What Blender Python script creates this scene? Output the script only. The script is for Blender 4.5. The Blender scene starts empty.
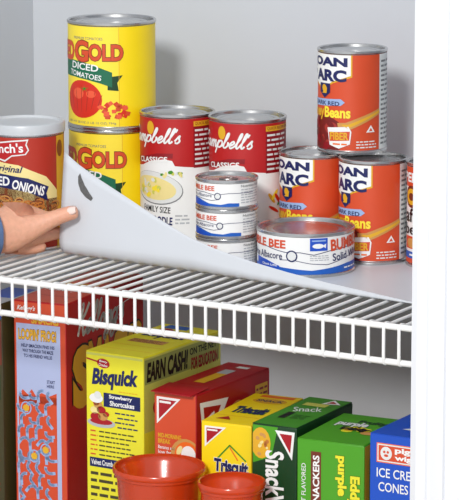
import bpy, bmesh, math, random
from mathutils import Vector, Matrix
random.seed(4)
SC = bpy.context.scene
COL = SC.collection
K = 0.01                                   # everything below is written in centimetres

# ------------------------------------------------------------------ camera, world, lights, exposure
def setup_camera():
    yaw, pitch, roll = 0.52860711, 0.19014387, -0.00122
    cam = bpy.data.cameras.new('camera')
    cam.sensor_fit = 'HORIZONTAL'
    cam.sensor_width = 36.0
    cam.lens = 2978.72 / 459 * 36.0
    cam.clip_start = 0.05
    cam.clip_end = 50
    o = bpy.data.objects.new('camera', cam)
    COL.objects.link(o)
    cy, sy, cp, sp = math.cos(yaw), math.sin(yaw), math.cos(pitch), math.sin(pitch)
    f = Vector((-sy*cp, cy*cp, -sp)); r = Vector((cy, sy, 0)); u = r.cross(f)
    c, s = math.cos(roll), math.sin(roll)
    r2 = c*r + s*u; u2 = -s*r + c*u
    m = Matrix((r2, u2, -f)).transposed().to_4x4()
    m.translation = Vector((167.34673, -243.394, 59.82208)) * K
    o.matrix_world = m
    SC.camera = o
setup_camera()

w = bpy.data.worlds.new('world'); SC.world = w; w.use_nodes = True
w.node_tree.nodes['Background'].inputs[0].default_value = (0.93, 0.96, 1.0, 1)
w.node_tree.nodes['Background'].inputs[1].default_value = 0.6

def area(name, loc, target, size, power, col=(1, 1, 1)):
    l = bpy.data.lights.new(name, 'AREA'); l.shape = 'DISK'; l.size = size*K; l.energy = power; l.color = col
    o = bpy.data.objects.new(name, l); COL.objects.link(o)
    o.location = Vector(loc)*K
    o.rotation_euler = (Vector(target)-Vector(loc)).to_track_quat('-Z', 'Y').to_euler()
area('key_light', (100, -262, 150), (10, 20, -5), 50, 56.0, (1.0, 0.985, 0.96))  # key light out of view, above and left of the camera
SC.view_settings.view_transform = 'Standard'
SC.view_settings.look = 'None'
SC.view_settings.gamma = 1
SC.view_settings.exposure = 0.36

# ------------------------------------------------------------------ materials
def lin(c):
    c /= 255.0
    return c/12.92 if c <= 0.04045 else ((c+0.055)/1.055)**2.4
MATS = {}
def mat(name, rgb, rough=0.5, metal=0.0, var=0.06, scale=60, bump=0.0, trans=0.0, sss=0.0, coat=0.0):
    m = bpy.data.materials.new(name); m.use_nodes = True
    nt = m.node_tree; b = nt.nodes['Principled BSDF']
    b.inputs['Roughness'].default_value = rough
    b.inputs['Metallic'].default_value = metal
    b.inputs['Transmission Weight'].default_value = trans
    b.inputs['Coat Weight'].default_value = coat
    if sss:
        b.inputs['Subsurface Weight'].default_value = sss
        b.inputs['Subsurface Radius'].default_value = (0.006, 0.002, 0.001)
    tc = nt.nodes.new('ShaderNodeTexCoord'); no = nt.nodes.new('ShaderNodeTexNoise')
    no.inputs['Scale'].default_value = scale; no.inputs['Detail'].default_value = 3
    nt.links.new(tc.outputs['Object'], no.inputs['Vector'])
    mx = nt.nodes.new('ShaderNodeMix'); mx.data_type = 'RGBA'
    base = [lin(v) for v in rgb]
    mx.inputs[6].default_value = [max(0, v*(1-var)) for v in base]+[1]
    mx.inputs[7].default_value = [min(1, v*(1+var)) for v in base]+[1]
    nt.links.new(no.outputs['Fac'], mx.inputs[0])
    nt.links.new(mx.outputs[2], b.inputs['Base Color'])
    if bump:
        bp = nt.nodes.new('ShaderNodeBump'); bp.inputs['Strength'].default_value = bump; bp.inputs['Distance'].default_value = 0.001
        nt.links.new(no.outputs['Fac'], bp.inputs['Height']); nt.links.new(bp.outputs['Normal'], b.inputs['Normal'])
    MATS[name] = m
    return m
P = dict(rough=0.42, var=0.04, scale=30)
for n, c in dict(yellow=(250, 218, 12), pale_yellow=(250, 226, 60), red=(184, 24, 26), dark_red=(142, 10, 24), orange_red=(212, 76, 38),
                 orange=(238, 110, 30), white=(240, 240, 238), off_white=(226, 228, 226), black=(14, 14, 18), navy=(16, 26, 88),
                 blue=(24, 92, 186), light_blue=(152, 178, 220), green=(10, 104, 72), leaf=(62, 140, 30), dark_green=(14, 60, 26),
                 grey=(120, 122, 124), light_grey=(182, 184, 188), brown=(112, 44, 24), tan=(206, 150, 80), gold=(226, 172, 36),
                 cream=(240, 222, 150), box_yellow=(232, 224, 44), crimson=(170, 10, 26), kelly=(74, 156, 24), bean=(120, 24, 22),
                 bean_light=(168, 52, 44), tomato=(214, 44, 22), tomato_light=(236, 92, 56), shadow_blue=(120, 140, 196),
                 onion=(196, 120, 48), onion_dark=(130, 66, 24), bright_blue=(20, 78, 190), lilac=(176, 186, 222), chartreuse=(206, 206, 92),
                 olive=(66, 60, 30), brick=(176, 44, 24), moss=(150, 158, 84)).items():
    mat(n, c, **P)
mat('tin', (200, 200, 200), rough=0.27, metal=1.0, var=0.08, scale=200)
mat('tin_dark', (150, 150, 150), rough=0.35, metal=1.0, var=0.1)
mat('wall_paint', (200, 204, 210), rough=0.8, var=0.015, scale=12, bump=0.05)
mat('trim_paint', (232, 234, 238), rough=0.45, var=0.01, scale=20)
mat('shelf_vinyl', (240, 240, 238), rough=0.35, var=0.02, coat=0.2)
mat('liner_plastic', (206, 210, 216), rough=0.4, var=0.02, scale=20)
mat('liner_mark', (92, 92, 92), rough=0.6, var=0.5, scale=500)  # mottled dark grey of the curved mark on the flap
mat('lid_plastic', (226, 230, 234), rough=0.35, var=0.02, trans=0.3)
mat('tub_plastic', (240, 84, 28), rough=0.22, var=0.05, trans=0.5, coat=0.3)
mat('skin', (222, 164, 136), rough=0.5, var=0.16, scale=220, bump=0.5, sss=0.12)
mat('nail', (242, 214, 204), rough=0.25, var=0.02)
mat('denim', (92, 118, 160), rough=0.9, var=0.25, scale=500, bump=0.4)
mat('floor_wood', (140, 110, 80), rough=0.5, var=0.2, scale=8)

# ------------------------------------------------------------------ object helpers
def link(name, bm, mats, parent=None, smooth=True, angle=32):
    me = bpy.data.meshes.new(name)
    bmesh.ops.scale(bm, vec=(K, K, K), verts=bm.verts)
    if smooth:
        for f in bm.faces: f.smooth = True
        for e in bm.edges:
            if len(e.link_faces) == 2 and e.calc_face_angle(0) > math.radians(angle): e.smooth = False
    bm.to_mesh(me); bm.free()
    if not isinstance(mats, (list, tuple)): mats = [mats]
    for m in mats: me.materials.append(MATS[m] if isinstance(m, str) else m)
    o = bpy.data.objects.new(name, me); COL.objects.link(o)
    if parent: o.parent = parent
    return o
def empty(name, loc, rotz=0):
    o = bpy.data.objects.new(name, None); COL.objects.link(o)
    o.empty_display_size = 0.02
    o.location = Vector(loc)*K; o.rotation_euler = (0, 0, rotz)
    return o
def tag(o, label, cat, group=None):
    o['label'] = label; o['category'] = cat
    if group: o['group'] = group
    return o
def add_box(bm, x0, y0, z0, x1, y1, z1, bevel=0.0):
    r = bmesh.ops.create_cube(bm, size=1.0)
    for v in r['verts']:
        v.co = Vector(((x0+x1)/2+v.co.x*(x1-x0), (y0+y1)/2+v.co.y*(y1-y0), (z0+z1)/2+v.co.z*(z1-z0)))
    if bevel:
        es = list({e for v in r['verts'] for e in v.link_edges})
        bmesh.ops.bevel(bm, geom=es, offset=bevel, segments=2, affect='EDGES', profile=0.5)
def box_obj(name, b, m, parent=None, bevel=0.0):
    bm = bmesh.new(); add_box(bm, *b, bevel=bevel)
    return link(name, bm, m, parent)
def tube(bm, pts, r, seg=8, caps=True):
    pts = [Vector(p) for p in pts]; rings = []
    up = Vector((0.13, 0.21, 0.97))
    for i, p in enumerate(pts):
        d = (pts[min(i+1, len(pts)-1)]-pts[max(i-1, 0)]).normalized()
        if abs(d.dot(up)) > 0.95: up = Vector((1, 0.1, 0))
        a = d.cross(up).normalized(); b = d.cross(a).normalized(); up = -b if up.dot(-b) > 0 else b
        rings.append([bm.verts.new(p + r*(math.cos(2*math.pi*k/seg)*a + math.sin(2*math.pi*k/seg)*b)) for k in range(seg)])
    for i in range(len(rings)-1):
        for k in range(seg):
            bm.faces.new((rings[i][k], rings[i][(k+1) % seg], rings[i+1][(k+1) % seg], rings[i+1][k]))
    if caps:
        bm.faces.new(rings[0]); bm.faces.new(rings[-1][::-1])
    bmesh.ops.recalc_face_normals(bm, faces=bm.faces)
def lathe(bm, prof, seg=72, cx=0, cy=0):
    rings = []
    for r, z in prof:
        if r < 1e-6: rings.append([bm.verts.new((cx, cy, z))])
        else: rings.append([bm.verts.new((cx+r*math.cos(2*math.pi*k/seg), cy+r*math.sin(2*math.pi*k/seg), z)) for k in range(seg)])
    for a, b in zip(rings, rings[1:]):
        for k in range(seg):
            j = (k+1) % seg
            if len(a) == 1 and len(b) == 1: continue
            if len(a) == 1: bm.faces.new((a[0], b[j], b[k]))
            elif len(b) == 1: bm.faces.new((a[k], a[j], b[0]))
            else: bm.faces.new((a[k], a[j], b[j], b[k]))
    bmesh.ops.recalc_face_normals(bm, faces=bm.faces)

# ------------------------------------------------------------------ printed art: flat shapes laid on a can or a carton
_TXT = {}
def text_geo(s, bold):
    if (s, bold) in _TXT: return _TXT[(s, bold)]
    cu = bpy.data.curves.new('t', 'FONT'); cu.body = s; cu.size = 1; cu.offset = bold; cu.resolution_u = 3
    cu.fill_mode = 'FRONT'
    o = bpy.data.objects.new('t', cu); COL.objects.link(o)
    dg = bpy.context.evaluated_depsgraph_get(); dg.update()
    me = o.evaluated_get(dg).to_mesh()
    vs = [(v.co.x, v.co.y) for v in me.vertices]; fs = [tuple(p.vertices) for p in me.polygons]
    o.evaluated_get(dg).to_mesh_clear()
    bpy.data.objects.remove(o); bpy.data.curves.remove(cu)
    _TXT[(s, bold)] = (vs, fs)
    return vs, fs
CURSIVE = {
 'C': (1.3, [[(1.3, 1.7), (1.1, 2.1), (.6, 2.0), (.15, 1.2), (.2, .3), (.6, 0), (1.3, .3)]]),
 'K': (1.35, [[(.2, 2.3), (.35, 2.1), (.1, 0)], [(1.3, 2.3), (.8, 1.5), (.2, 1.1), (.6, .9), (1.0, 0), (1.35, .3)]]),
 'a': (1.2, [[(.9, .75), (.6, 1), (.2, .8), (.05, .35), (.3, 0), (.65, .2), (.9, .9), (.85, .3), (1.0, 0), (1.2, .3)]]),
 'm': (1.5, [[(0, .3), (.25, 1), (.25, 0), (.3, .6), (.6, 1), (.7, .8), (.7, 0), (.75, .6), (1.05, 1), (1.15, .8), (1.15, .2), (1.3, 0), (1.5, .3)]]),
 'p': (1.1, [[(0, .3), (.25, 1), (.05, -.9)], [(.2, .6), (.5, 1), (.85, .85), (.9, .35), (.6, 0), (.25, .15)], [(.8, .15), (1.1, .3)]]),
 'b': (1.0, [[(0, .3), (.45, 1.4), (.5, 2.1), (.3, 2.1), (.2, 1.4), (.2, .2), (.5, 0), (.8, .3), (.75, .8), (1.0, .5)]]),
 'e': (.9, [[(0, .3), (.4, .45), (.7, .75), (.55, 1), (.25, .8), (.15, .35), (.35, 0), (.65, .1), (.9, .3)]]),
 'l': (.7, [[(0, .3), (.45, 1.4), (.5, 2.1), (.32, 2.1), (.22, 1.3), (.25, .25), (.45, 0), (.7, .3)]]),
 'o': (.95, [[(0, .3), (.3, .9), (.15, .3), (.45, 0), (.75, .4), (.6, .95), (.3, .9), (.95, .8)]]),
 'g': (1.1, [[(.85, .8), (.5, 1), (.15, .7), (.2, .15), (.5, .05), (.85, .5), (.9, .9), (.8, -.6), (.45, -1), (.2, -.7), (.5, -.2), (1.1, .3)]]),
 's': (.8, [[(0, .3), (.45, 1.1), (.5, .7), (.7, .3), (.45, 0), (.15, .1)]]),
 "'": (.3, [[(.1, 2.1), (0, 1.6)]])}
class Art:
    """Collects flat coloured shapes: (material, level, verts, faces)."""
    def __init__(self, u0, v0, u1, v1, base):
        self.b = (u0, v0, u1, v1); self.items = []
        self.rect(u0, v0, u1, v1, base, 0)
    def raw(self, m, lv, vs, fs): self.items.append((m, lv, vs, fs))
    def rect(self, x0, y0, x1, y1, m, lv=1): self.raw(m, lv, [(x0, y0), (x1, y0), (x1, y1), (x0, y1)], [(0, 1, 2, 3)])
    def poly(self, pts, m, lv=1): self.raw(m, lv, list(pts), [tuple(range(len(pts)))])
    def ell(self, cx, cy, rx, ry, m, lv=1, n=20, rot=0):
        c, s = math.cos(rot), math.sin(rot); pts = []
        for k in range(n):
            a = 2*math.pi*k/n; x, y = rx*math.cos(a), ry*math.sin(a)
            pts.append((cx+c*x-s*y, cy+s*x+c*y))
        self.poly(pts, m, lv)
    def line(self, pts, wd, m, lv=2):
        for (x0, y0), (x1, y1) in zip(pts, pts[1:]):
            d = math.hypot(x1-x0, y1-y0) or 1; nx, ny = -(y1-y0)/d*wd/2, (x1-x0)/d*wd/2
            self.poly([(x0-nx, y0-ny), (x1-nx, y1-ny), (x1+nx, y1+ny), (x0+nx, y0+ny)], m, lv)
        for x, y in pts[1:-1]: self.ell(x, y, wd/2, wd/2, m, lv, 8)
    def ring(self, cx, cy, rx, ry, wd, m, lv=2):
        n = 22; vs = []
        for k in range(n):
            a = 2*math.pi*k/n
            vs += [(cx+rx*math.cos(a), cy+ry*math.sin(a)), (cx+(rx-wd)*math.cos(a), cy+(ry-wd)*math.sin(a))]
        self.raw(m, lv, vs, [(2*k, (2*k+2) % (2*n), (2*k+3) % (2*n), 2*k+1) for k in range(n)])
    def text(self, s, x0, y0, x1, y1, m, lv=4, bold=0.02, shear=0.0, rot=0.0, outline=None, ow=0.05, warp=None):
        ref, _ = text_geo(s, 0.0)
        ax, bx = min(v[0] for v in ref), max(v[0] for v in ref); ay, by = min(v[1] for v in ref), max(v[1] for v in ref)
        cx, cy = (x0+x1)/2, (y0+y1)/2; c, sn = math.cos(rot), math.sin(rot)
        def tr(v):
            tx = (v[0]-ax)/(bx-ax); ty = (v[1]-ay)/(by-ay)
            x, y = x0+tx*(x1-x0)+shear*(ty-0.5)*(y1-y0), y0+ty*(y1-y0)
            if warp: x, y = warp(x, y)
            return (cx+c*(x-cx)-sn*(y-cy), cy+sn*(x-cx)+c*(y-cy))
        if outline:
            vs, fs = text_geo(s, bold+ow); self.raw(outline, lv-1, [tr(v) for v in vs], fs)
        vs, fs = text_geo(s, bold); self.raw(m, lv, [tr(v) for v in vs], fs)
    def script(self, word, x0, x1, y, xh, m, lv, wd, slant=0.35):
        """joined handwriting drawn with strokes"""
        x = 0.0; strokes = []
        for ch in word:
            adv, ls = CURSIVE[ch]
            for l in ls: strokes.append([(x+p, q) for p, q in l])
            x += adv
        k = (x1-x0)/x
        for l in strokes:
            pts = []
            for i in range(len(l)-1):
                p0, p1, p2, p3 = l[max(i-1, 0)], l[i], l[i+1], l[min(i+2, len(l)-1)]
                for j in range(4):
                    t = j/4
                    pts.append(tuple(0.5*((2*p1[c])+(-p0[c]+p2[c])*t+(2*p0[c]-5*p1[c]+4*p2[c]-p3[c])*t*t+(-p0[c]+3*p1[c]-3*p2[c]+p3[c])*t**3) for c in (0, 1)))
            pts.append(l[-1])
            self.line([(x0+(p+slant*q)*k, y+q*xh) for p, q in pts], wd, m, lv)
    def small_print(self, x0, y0, x1, y1, rows, m, lv=3, seed=1):
        """rows of tiny words that read as fine print"""
        rnd = random.Random(seed); h = (y1-y0)/rows
        for i in range(rows):
            x = x0; y = y0+(i+0.25)*h; end = x1-rnd.random()*0.25*(x1-x0)
            while x < end:
                wd = min(h*(0.7+1.6*rnd.random()), x1-x); self.rect(x, y, x+wd, y+h*0.42, m, lv); x += wd+h*0.35
    def to_bm(self, bm, mp, mats, cut=None, cutv=None):
        u0, v0, u1, v1 = self.b
        for m, lv, vs, fs in self.items:
            t = bmesh.new(); V = [t.verts.new((x, y, 0)) for x, y in vs]
            for f in fs:
                try: t.faces.new([V[i] for i in f])
                except ValueError: pass
            def bis(co, no, clear):
                g = list(t.verts)+list(t.edges)+list(t.faces)
                bmesh.ops.bisect_plane(t, geom=g, plane_co=co, plane_no=no, clear_outer=clear, dist=1e-5)
            xs = [v.co.x for v in t.verts]; ys = [v.co.y for v in t.verts]
            if not xs: t.free(); continue
            if max(xs) > u1: bis((u1, 0, 0), (1, 0, 0), True)
            if min(xs) < u0: bis((u0, 0, 0), (-1, 0, 0), True)
            if max(ys) > v1: bis((0, v1, 0), (0, 1, 0), True)
            if min(ys) < v0: bis((0, v0, 0), (0, -1, 0), True)
            xs = [v.co.x for v in t.verts]
            if not xs: t.free(); continue
            if cut:
                k = math.floor(min(xs)/cut)+1
                while k*cut < max(xs)-1e-4: bis((k*cut, 0, 0), (1, 0, 0), False); k += 1
            if m not in mats: mats.append(m)
            mi = mats.index(m)
            nv = {v: bm.verts.new(mp(v.co.x, v.co.y, lv)) for v in t.verts}
            for f in t.faces:
                try: g = bm.faces.new([nv[v] for v in f.verts]); g.material_index = mi
                except ValueError: pass
            t.free()

# ------------------------------------------------------------------ the closet
BACK = 43.6
def structure(name, b, m, bevel=0):
    o = box_obj(name, b, m, None, bevel); o['kind'] = 'structure'; return o
structure('wall_back', (-29.5, BACK, -62, 49.5, BACK+3, 75), 'wall_paint')
structure('wall_left', (-29.7, -40, -62, -26.7, BACK, 75), 'wall_paint')
structure('wall_right', (46.0, -1.6, -62, 49.3, BACK, 75), 'wall_paint')
structure('wall_front', (52.4, -1.6, -62, 120, 1.5, 75), 'trim_paint')
structure('floor', (-60, -60, -65, 120, BACK+3, -62), 'floor_wood')
def door_trim():
    bm = bmesh.new()
    prof = [(45.9, 1.5), (45.9, -2.0), (46.6, -2.3), (47.6, -2.3), (47.75, -2.05), (47.95, -2.05), (48.1, -2.35), (48.9, -2.5), (49.5, -2.5),
            (49.62, -2.2), (49.82, -2.2), (49.95, -2.6), (51.6, -2.75), (52.4, -2.6), (52.6, -2.2), (52.6, 1.5)]
    a = [bm.verts.new((x, y, -62)) for x, y in prof]; b = [bm.verts.new((x, y, 75)) for x, y in prof]
    n = len(prof)
    for i in range(n): bm.faces.new((a[i], a[(i+1) % n], b[(i+1) % n], b[i]))
    bm.faces.new(a); bm.faces.new(b[::-1]); bmesh.ops.recalc_face_normals(bm, faces=bm.faces)
    o = link('trim_1', bm, 'trim_paint', None, True, 20); o['kind'] = 'structure'
door_trim()

# ------------------------------------------------------------------ wire shelves
def wire_shelf(z, label, n0, n1):
    root = empty('wire_shelf', (0, 0, z)); tag(root, label, 'shelf', None)
    def rod(name, y, zz, r, x0=-26.6, x1=45.9):
        bm = bmesh.new(); tube(bm, [(x0, y, zz), (x1, y, zz)], r, 12); link(name, bm, 'shelf_vinyl', root)
    rod('front_rail', 0, -0.05, 0.31); rod('lower_rail', 0, -3.45, 0.31)
    rod('support_rod', 20, -0.42, 0.22); rod('back_rail', 42.6, -0.42, 0.22)
    bm = bmesh.new(); rr = 0.165
    pts = [(0, 42.8, -0.03)]+[(0, y, -0.03) for y in (30, 20, 10, 2, 1.0)]+[(0, 0.5, 0.12), (0, 0.1, 0.2), (0, -0.22, 0.1), (0, -0.32, -0.2), (0, -0.32, -1.2),
           (0, -0.32, -2.6), (0, -0.3, -3.3), (0, -0.16, -3.6), (0, 0.1, -3.72)]
    tube(bm, pts, rr, 8)
    first = link('cross_wire', bm, 'shelf_vinyl', root)
    x = [n*1.62 for n in range(n0, n1)]
    first.location.x = x[0]*K
    for xx in x[1:]:
        c = first.copy(); COL.objects.link(c); c.parent = root; c.location.x = xx*K
    return root
wire_shelf(0, 'white coated wire shelf with ladder-like front lip carrying the cans and liner', -16, 29)
wire_shelf(-30.2, 'lower white wire shelf standing under the food cartons', -16, 29)

# ------------------------------------------------------------------ shelf liner with its near corner peeled up
TOP = [(-2.9, 11.0), (-1.14, 9.95), (1.56, 8.69), (5.56, 7.05), (9.51, 5.39), (13.41, 3.9), (17.2, 2.94), (21.42, 2.19), (25.79, 1.6), (30.56, 1.1), (35.26, 0.75), (40, 0.36), (45.8, 0.2)]
def top_z(x):
    for (a, za), (b, zb) in zip(TOP, TOP[1:]):
        if x <= b: return za+(zb-za)*(x-a)/(b-a)
    return TOP[-1][1]
def fold_y(x): return 12.8-0.083*(x+2.9)
LEAN = 0.12; LZ = 0.19
def flap_pt(x, z, off=0): return (x, fold_y(x)+LEAN*(z-LZ)-off, z)
def build_liner():
    root = empty('shelf_liner', (0, 0, 0))
    bm = bmesh.new(); rows = []
    xs = [-2.95+i*0.7 for i in range(71)]; xs = [x for x in xs if x < 45.8]+[45.8]
    for x in xs:
        h = top_z(x)-LZ; yf = fold_y(x); r = max(0.01, min(1.5, h*0.42)); row = []
        for y in (42.4, 36, 30, 26, 22, 19, 17): row.append((x, y, LZ))
        row.append((x, yf+r, LZ))
        for k in range(1, 9):
            a = math.pi/2*k/8; row.append((x, yf+r-r*math.sin(a), LZ+r-r*math.cos(a)))
        z0 = LZ+r
        for k in range(1, 9):
            z = z0+(LZ+h-z0)*k/8; row.append((x, yf+LEAN*(z-z0), z))
        rows.append([bm.verts.new(p) for p in row])
    for a, b in zip(rows, rows[1:]):
        for j in range(len(a)-1): bm.faces.new((a[j], a[j+1], b[j+1], b[j]))
    bmesh.ops.recalc_face_normals(bm, faces=bm.faces)
    s = link('sheet', bm, 'liner_plastic', root, True, 80)
    md = s.modifiers.new('thickness', 'SOLIDIFY'); md.thickness = 0.05*K; md.offset = 0
    # flat grey curved mark laid just in front of the raised flap
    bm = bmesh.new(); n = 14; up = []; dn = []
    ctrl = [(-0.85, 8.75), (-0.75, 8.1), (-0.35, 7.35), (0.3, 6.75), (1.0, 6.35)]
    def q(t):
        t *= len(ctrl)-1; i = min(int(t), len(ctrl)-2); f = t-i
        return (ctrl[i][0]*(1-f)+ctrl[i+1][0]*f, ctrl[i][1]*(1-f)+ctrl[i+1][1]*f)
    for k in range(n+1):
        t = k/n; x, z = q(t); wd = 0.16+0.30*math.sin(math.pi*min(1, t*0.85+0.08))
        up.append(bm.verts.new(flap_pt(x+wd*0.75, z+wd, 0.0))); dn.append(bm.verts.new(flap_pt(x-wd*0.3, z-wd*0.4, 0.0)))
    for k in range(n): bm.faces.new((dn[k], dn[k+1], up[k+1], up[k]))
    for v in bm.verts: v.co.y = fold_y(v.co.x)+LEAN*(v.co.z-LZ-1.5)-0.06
    m = link('curved_mark', bm, 'liner_mark', root); m['label'] = 'dark grey curved mark'
    tag(root, 'pale grey plastic shelf liner, its front left corner peeled up by the hand', 'shelf liner')
build_liner()

# ------------------------------------------------------------------ cans
def tin_body(R, H, tab=False):
    """can wall with seams, plus recessed lid profile"""
    prof = [(0, 0.35), (R*0.82, 0.35), (R*0.9, 0.12), (R*0.95, 0.0), (R+0.02, 0.0), (R+0.10, 0.10), (R+0.10, 0.26), (R-0.02, 0.36), (R-0.05, 0.5),
            (R-0.05, H-0.5), (R-0.02, H-0.36), (R+0.10, H-0.26), (R+0.10, H-0.07), (R+0.03, H), (R-0.10, H), (R-0.18, H-0.10), (R-0.22, H-0.42)]
    lid = [(R-0.22, H-0.42), (R*0.86, H-0.40), (R*0.82, H-0.30), (R*0.78, H-0.38), (R*0.70, H-0.38), (R*0.67, H-0.33), (R*0.63, H-0.38), (0, H-0.38)]
    return prof, lid
TOWARD_CAM = 0.5286
def can(kind, loc, R, H, art, rot=0.0, tab=False, sides=0.45):
    root = empty(kind, loc, TOWARD_CAM+rot)
    prof, lid = tin_body(R, H)
    bm = bmesh.new(); lathe(bm, prof, 80); link('tin_body', bm, 'tin', root, True, 28)
    bm = bmesh.new(); lathe(bm, lid, 80); link('lid', bm, 'tin', root, True, 28)
    if tab:
        bm = bmesh.new()
        n = 16
        for rx, ry, hx in ((1.0, 0.62, 0.0),):
            o_ = [bm.verts.new((0.2+rx*math.cos(2*math.pi*k/n), ry*math.sin(2*math.pi*k/n), H-0.24)) for k in range(n)]
            i_ = [bm.verts.new((0.35+rx*0.5*math.cos(2*math.pi*k/n), ry*0.6*math.sin(2*math.pi*k/n), H-0.24)) for k in range(n)]
            for k in range(n): bm.faces.new((o_[k], o_[(k+1) % n], i_[(k+1) % n], i_[k]))
        r = bmesh.ops.extrude_face_region(bm, geom=list(bm.faces))
        for v in r['geom']:
            if isinstance(v, bmesh.types.BMVert): v.co.z -= 0.09
        bmesh.ops.recalc_face_normals(bm, faces=bm.faces)
        link('pull_tab', bm, 'tin_dark', root)
    bm = bmesh.new(); mats = []
    def mp(u, v, lv):
        t = u/R; rr = R+0.0+0.012*lv
        return (rr*math.sin(t), -rr*math.cos(t), v)
    art.to_bm(bm, mp, mats, cut=0.35)
    link('label', bm, mats, root, True, 40)
    return root

def blob_photo(a, cx, cy, rx, ry, n, cols, rmin, rmax, seed, lv=3):
    rnd = random.Random(seed)
    for i in range(n):
        t = rnd.random()*2*math.pi; q = math.sqrt(rnd.random())
        a.ell(cx+rx*q*math.cos(t), cy+ry*q*math.sin(t), rmin+(rmax-rmin)*rnd.random(), rmin+(rmax-rmin)*rnd.random()*0.7, cols[i % len(cols)], lv+(i % 3), 10, rnd.random()*3)

def art_red_gold(R, H):
    c = math.pi*R*0.999; a = Art(-c, 0.42, c, H-0.42, 'yellow')
    s = -0.10
    a.rect(-7.4, 0.42, 0.95, H-0.42, 'pale_yellow', 1)
    a.line([(0.95, 0.42), (0.95, H-0.42)], 0.05, 'gold', 2)
    a.text('PREMIUM TOMATOES', -4.6, 9.75, -0.8, 10.05, 'grey', 3, 0.0)
    a.text('RED', -7.5, 7.55, -4.65, 9.35, 'orange_red', 5, 0.035, outline='onion', ow=0.03)
    a.text('G', -4.3, 7.45, -2.55, 9.55, 'orange_red', 5, 0.035, outline='brown', ow=0.03)
    a.text('OLD', -2.35, 7.6, 1.35, 9.25, 'orange_red', 5, 0.035, outline='brown', ow=0.03)
    # banner
    top = [(-7.4, 7.45), (-4.5, 7.45), (-2.5, 7.2), (-1.0, 6.75), (0.2, 6.3)]
    bot = [(0.2, 4.7), (-1.2, 5.15), (-2.6, 5.45), (-4.5, 5.65), (-7.4, 5.7)]
    a.poly([(-0.3, 5.8), (1.35, 6.0), (0.75, 5.2), (0.9, 4.3), (-0.3, 4.4)], 'dark_green', 2)
    a.poly(top+bot, 'green', 3)
    a.text('DICED', -4.9, 6.5, -1.3, 7.2, 'white', 5, 0.02, rot=-0.08)
    a.text('TOMATOES', -5.3, 5.65, -0.95, 6.2, 'white', 5, 0.015, rot=-0.12)
    # tomato and dice
    a.ell(-3.4, 3.3, 2.5, 2.05, 'tomato', 3, 28)
    a.ell(-3.9, 3.9, 0.8, 0.6, 'tomato_light', 4); a.ell(-2.2, 3.9, 0.6, 0.4, 'tomato_light', 4)
    for k in range(5):
        t = k*1.256+0.3; a.poly([(-3.0, 4.45), (-3.0+0.12*math.cos(t+1.5), 4.45+0.12*math.sin(t+1.5)), (-3.0+0.6*math.cos(t), 4.45+0.42*math.sin(t))], 'leaf', 5)
    for k in range(7): a.ell(-3.4+0.75*(k-3), 3.2+0.1*(k % 2), 0.05, 1.5-0.14*abs(k-3)**1.5, 'brick', 4, 10, -0.12*(k-3))
    rnd = random.Random(3)
    for i in range(26):
        x = -1.3+3.3*rnd.random(); y = 1.45+(1.9-0.55*abs(x))*rnd.random()
        r = 0.28+0.14*rnd.random(); t = rnd.random()*1.5
        a.poly([(x+r*math.cos(t+k*math.pi/2), y+r*math.sin(t+k*math.pi/2)*0.85) for k in range(4)], ('tomato', 'orange_red', 'tomato_light')[i % 3], 3+i % 3)
    a.text('NET WT 28 OZ (1 LB 12 OZ) 794g', -5.8, 0.62, 0.6, 0.92, 'grey', 3, 0.0)
    return a

def art_campbells(R, H):
    c = math.pi*R*0.999; a = Art(-c, 0.42, c, H-0.42, 'white')
    red = [(-c, 7.2), (-4.5, 8.4), (-3, 9.0), (-1.4, 9.25), (-0.5, 9.1), (-0.2, 8.55), (2.0, 8.35), (c, 8.3), (c, H-0.42), (-c, H-0.42)]
    a.poly(red, 'red', 1)
    a.poly([(-c, 7.6), (-3.6, 8.9), (-1.6, 9.45), (-0.45, 9.35), (-0.4, 9.9), (-2.2, 9.85), (-4, 9.4), (-c, 8.3)], 'dark_red', 2)
    a.rect(1.85, 8.3, 5.9, 13.0, 'dark_red', 2)
    a.rect(1.85, 12.75, 5.9, 13.3, 'gold', 3); a.text('QUICK RECIPE IDEAS', 2.0, 12.85, 5.7, 13.2, 'dark_red', 4, 0.01)
    a.small_print(2.0, 8.5, 4.9, 12.6, 8, 'off_white', 3, 5)
    a.ell(-3.1, 12.55, 0.5, 0.72, 'gold', 2)
    a.script("Campbell's", -6.9, 0.3, 11.0, 0.72, 'white', 5, 0.19)
    a.text('CLASSICS', -5.0, 8.85, -1.0, 9.4, 'white', 5, 0.025, rot=0.06)
    # bowl of soup
    a.ell(-2.6, 6.1, 3.3, 1.75, 'grey', 2, 30, -0.12); a.ell(-2.6, 6.15, 3.2, 1.68, 'off_white', 3, 30, -0.12)
    a.ell(-2.75, 6.1, 2.7, 1.25, 'cream', 4, 26, -0.12)
    blob_photo(a, -2.75, 6.1, 2.1, 0.85, 26, ['chartreuse', 'off_white', 'pale_yellow', 'cream'], 0.15, 0.42, 8, 5)
    blob_photo(a, -0.4, 7.6, 1.3, 0.35, 10, ['cream', 'leaf', 'chartreuse', 'off_white'], 0.12, 0.35, 9, 3)
    a.small_print(-0.2, 2.2, 1.4, 3.4, 3, 'light_grey', 2, 4)
    a.text('FAMILY SIZE', -4.2, 3.5, -0.7, 4.15, 'black', 3, 0.01, rot=-0.04)
    a.text('CHICKEN NOODLE', -6.5, 2.3, -0.5, 3.1, 'navy', 3, 0.03, rot=-0.04)
    a.text('CONDENSED', -4.6, 1.2, -1, 1.9, 'black', 3, 0.02)
    # vegetables at the side
    for k in range(8):
        a.ell(2.6+0.42*k, 5.6+0.35*math.sin(k*1.7), 0.7, 0.22, ('gold', 'pale_yellow', 'tomato', 'leaf')[k % 4], 3+k % 3, 12, 0.9 if k % 2 else -0.9)
    a.ell(2.9, 4.4, 0.8, 0.18, 'tomato', 3, 12, -0.5)
    return a

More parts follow.
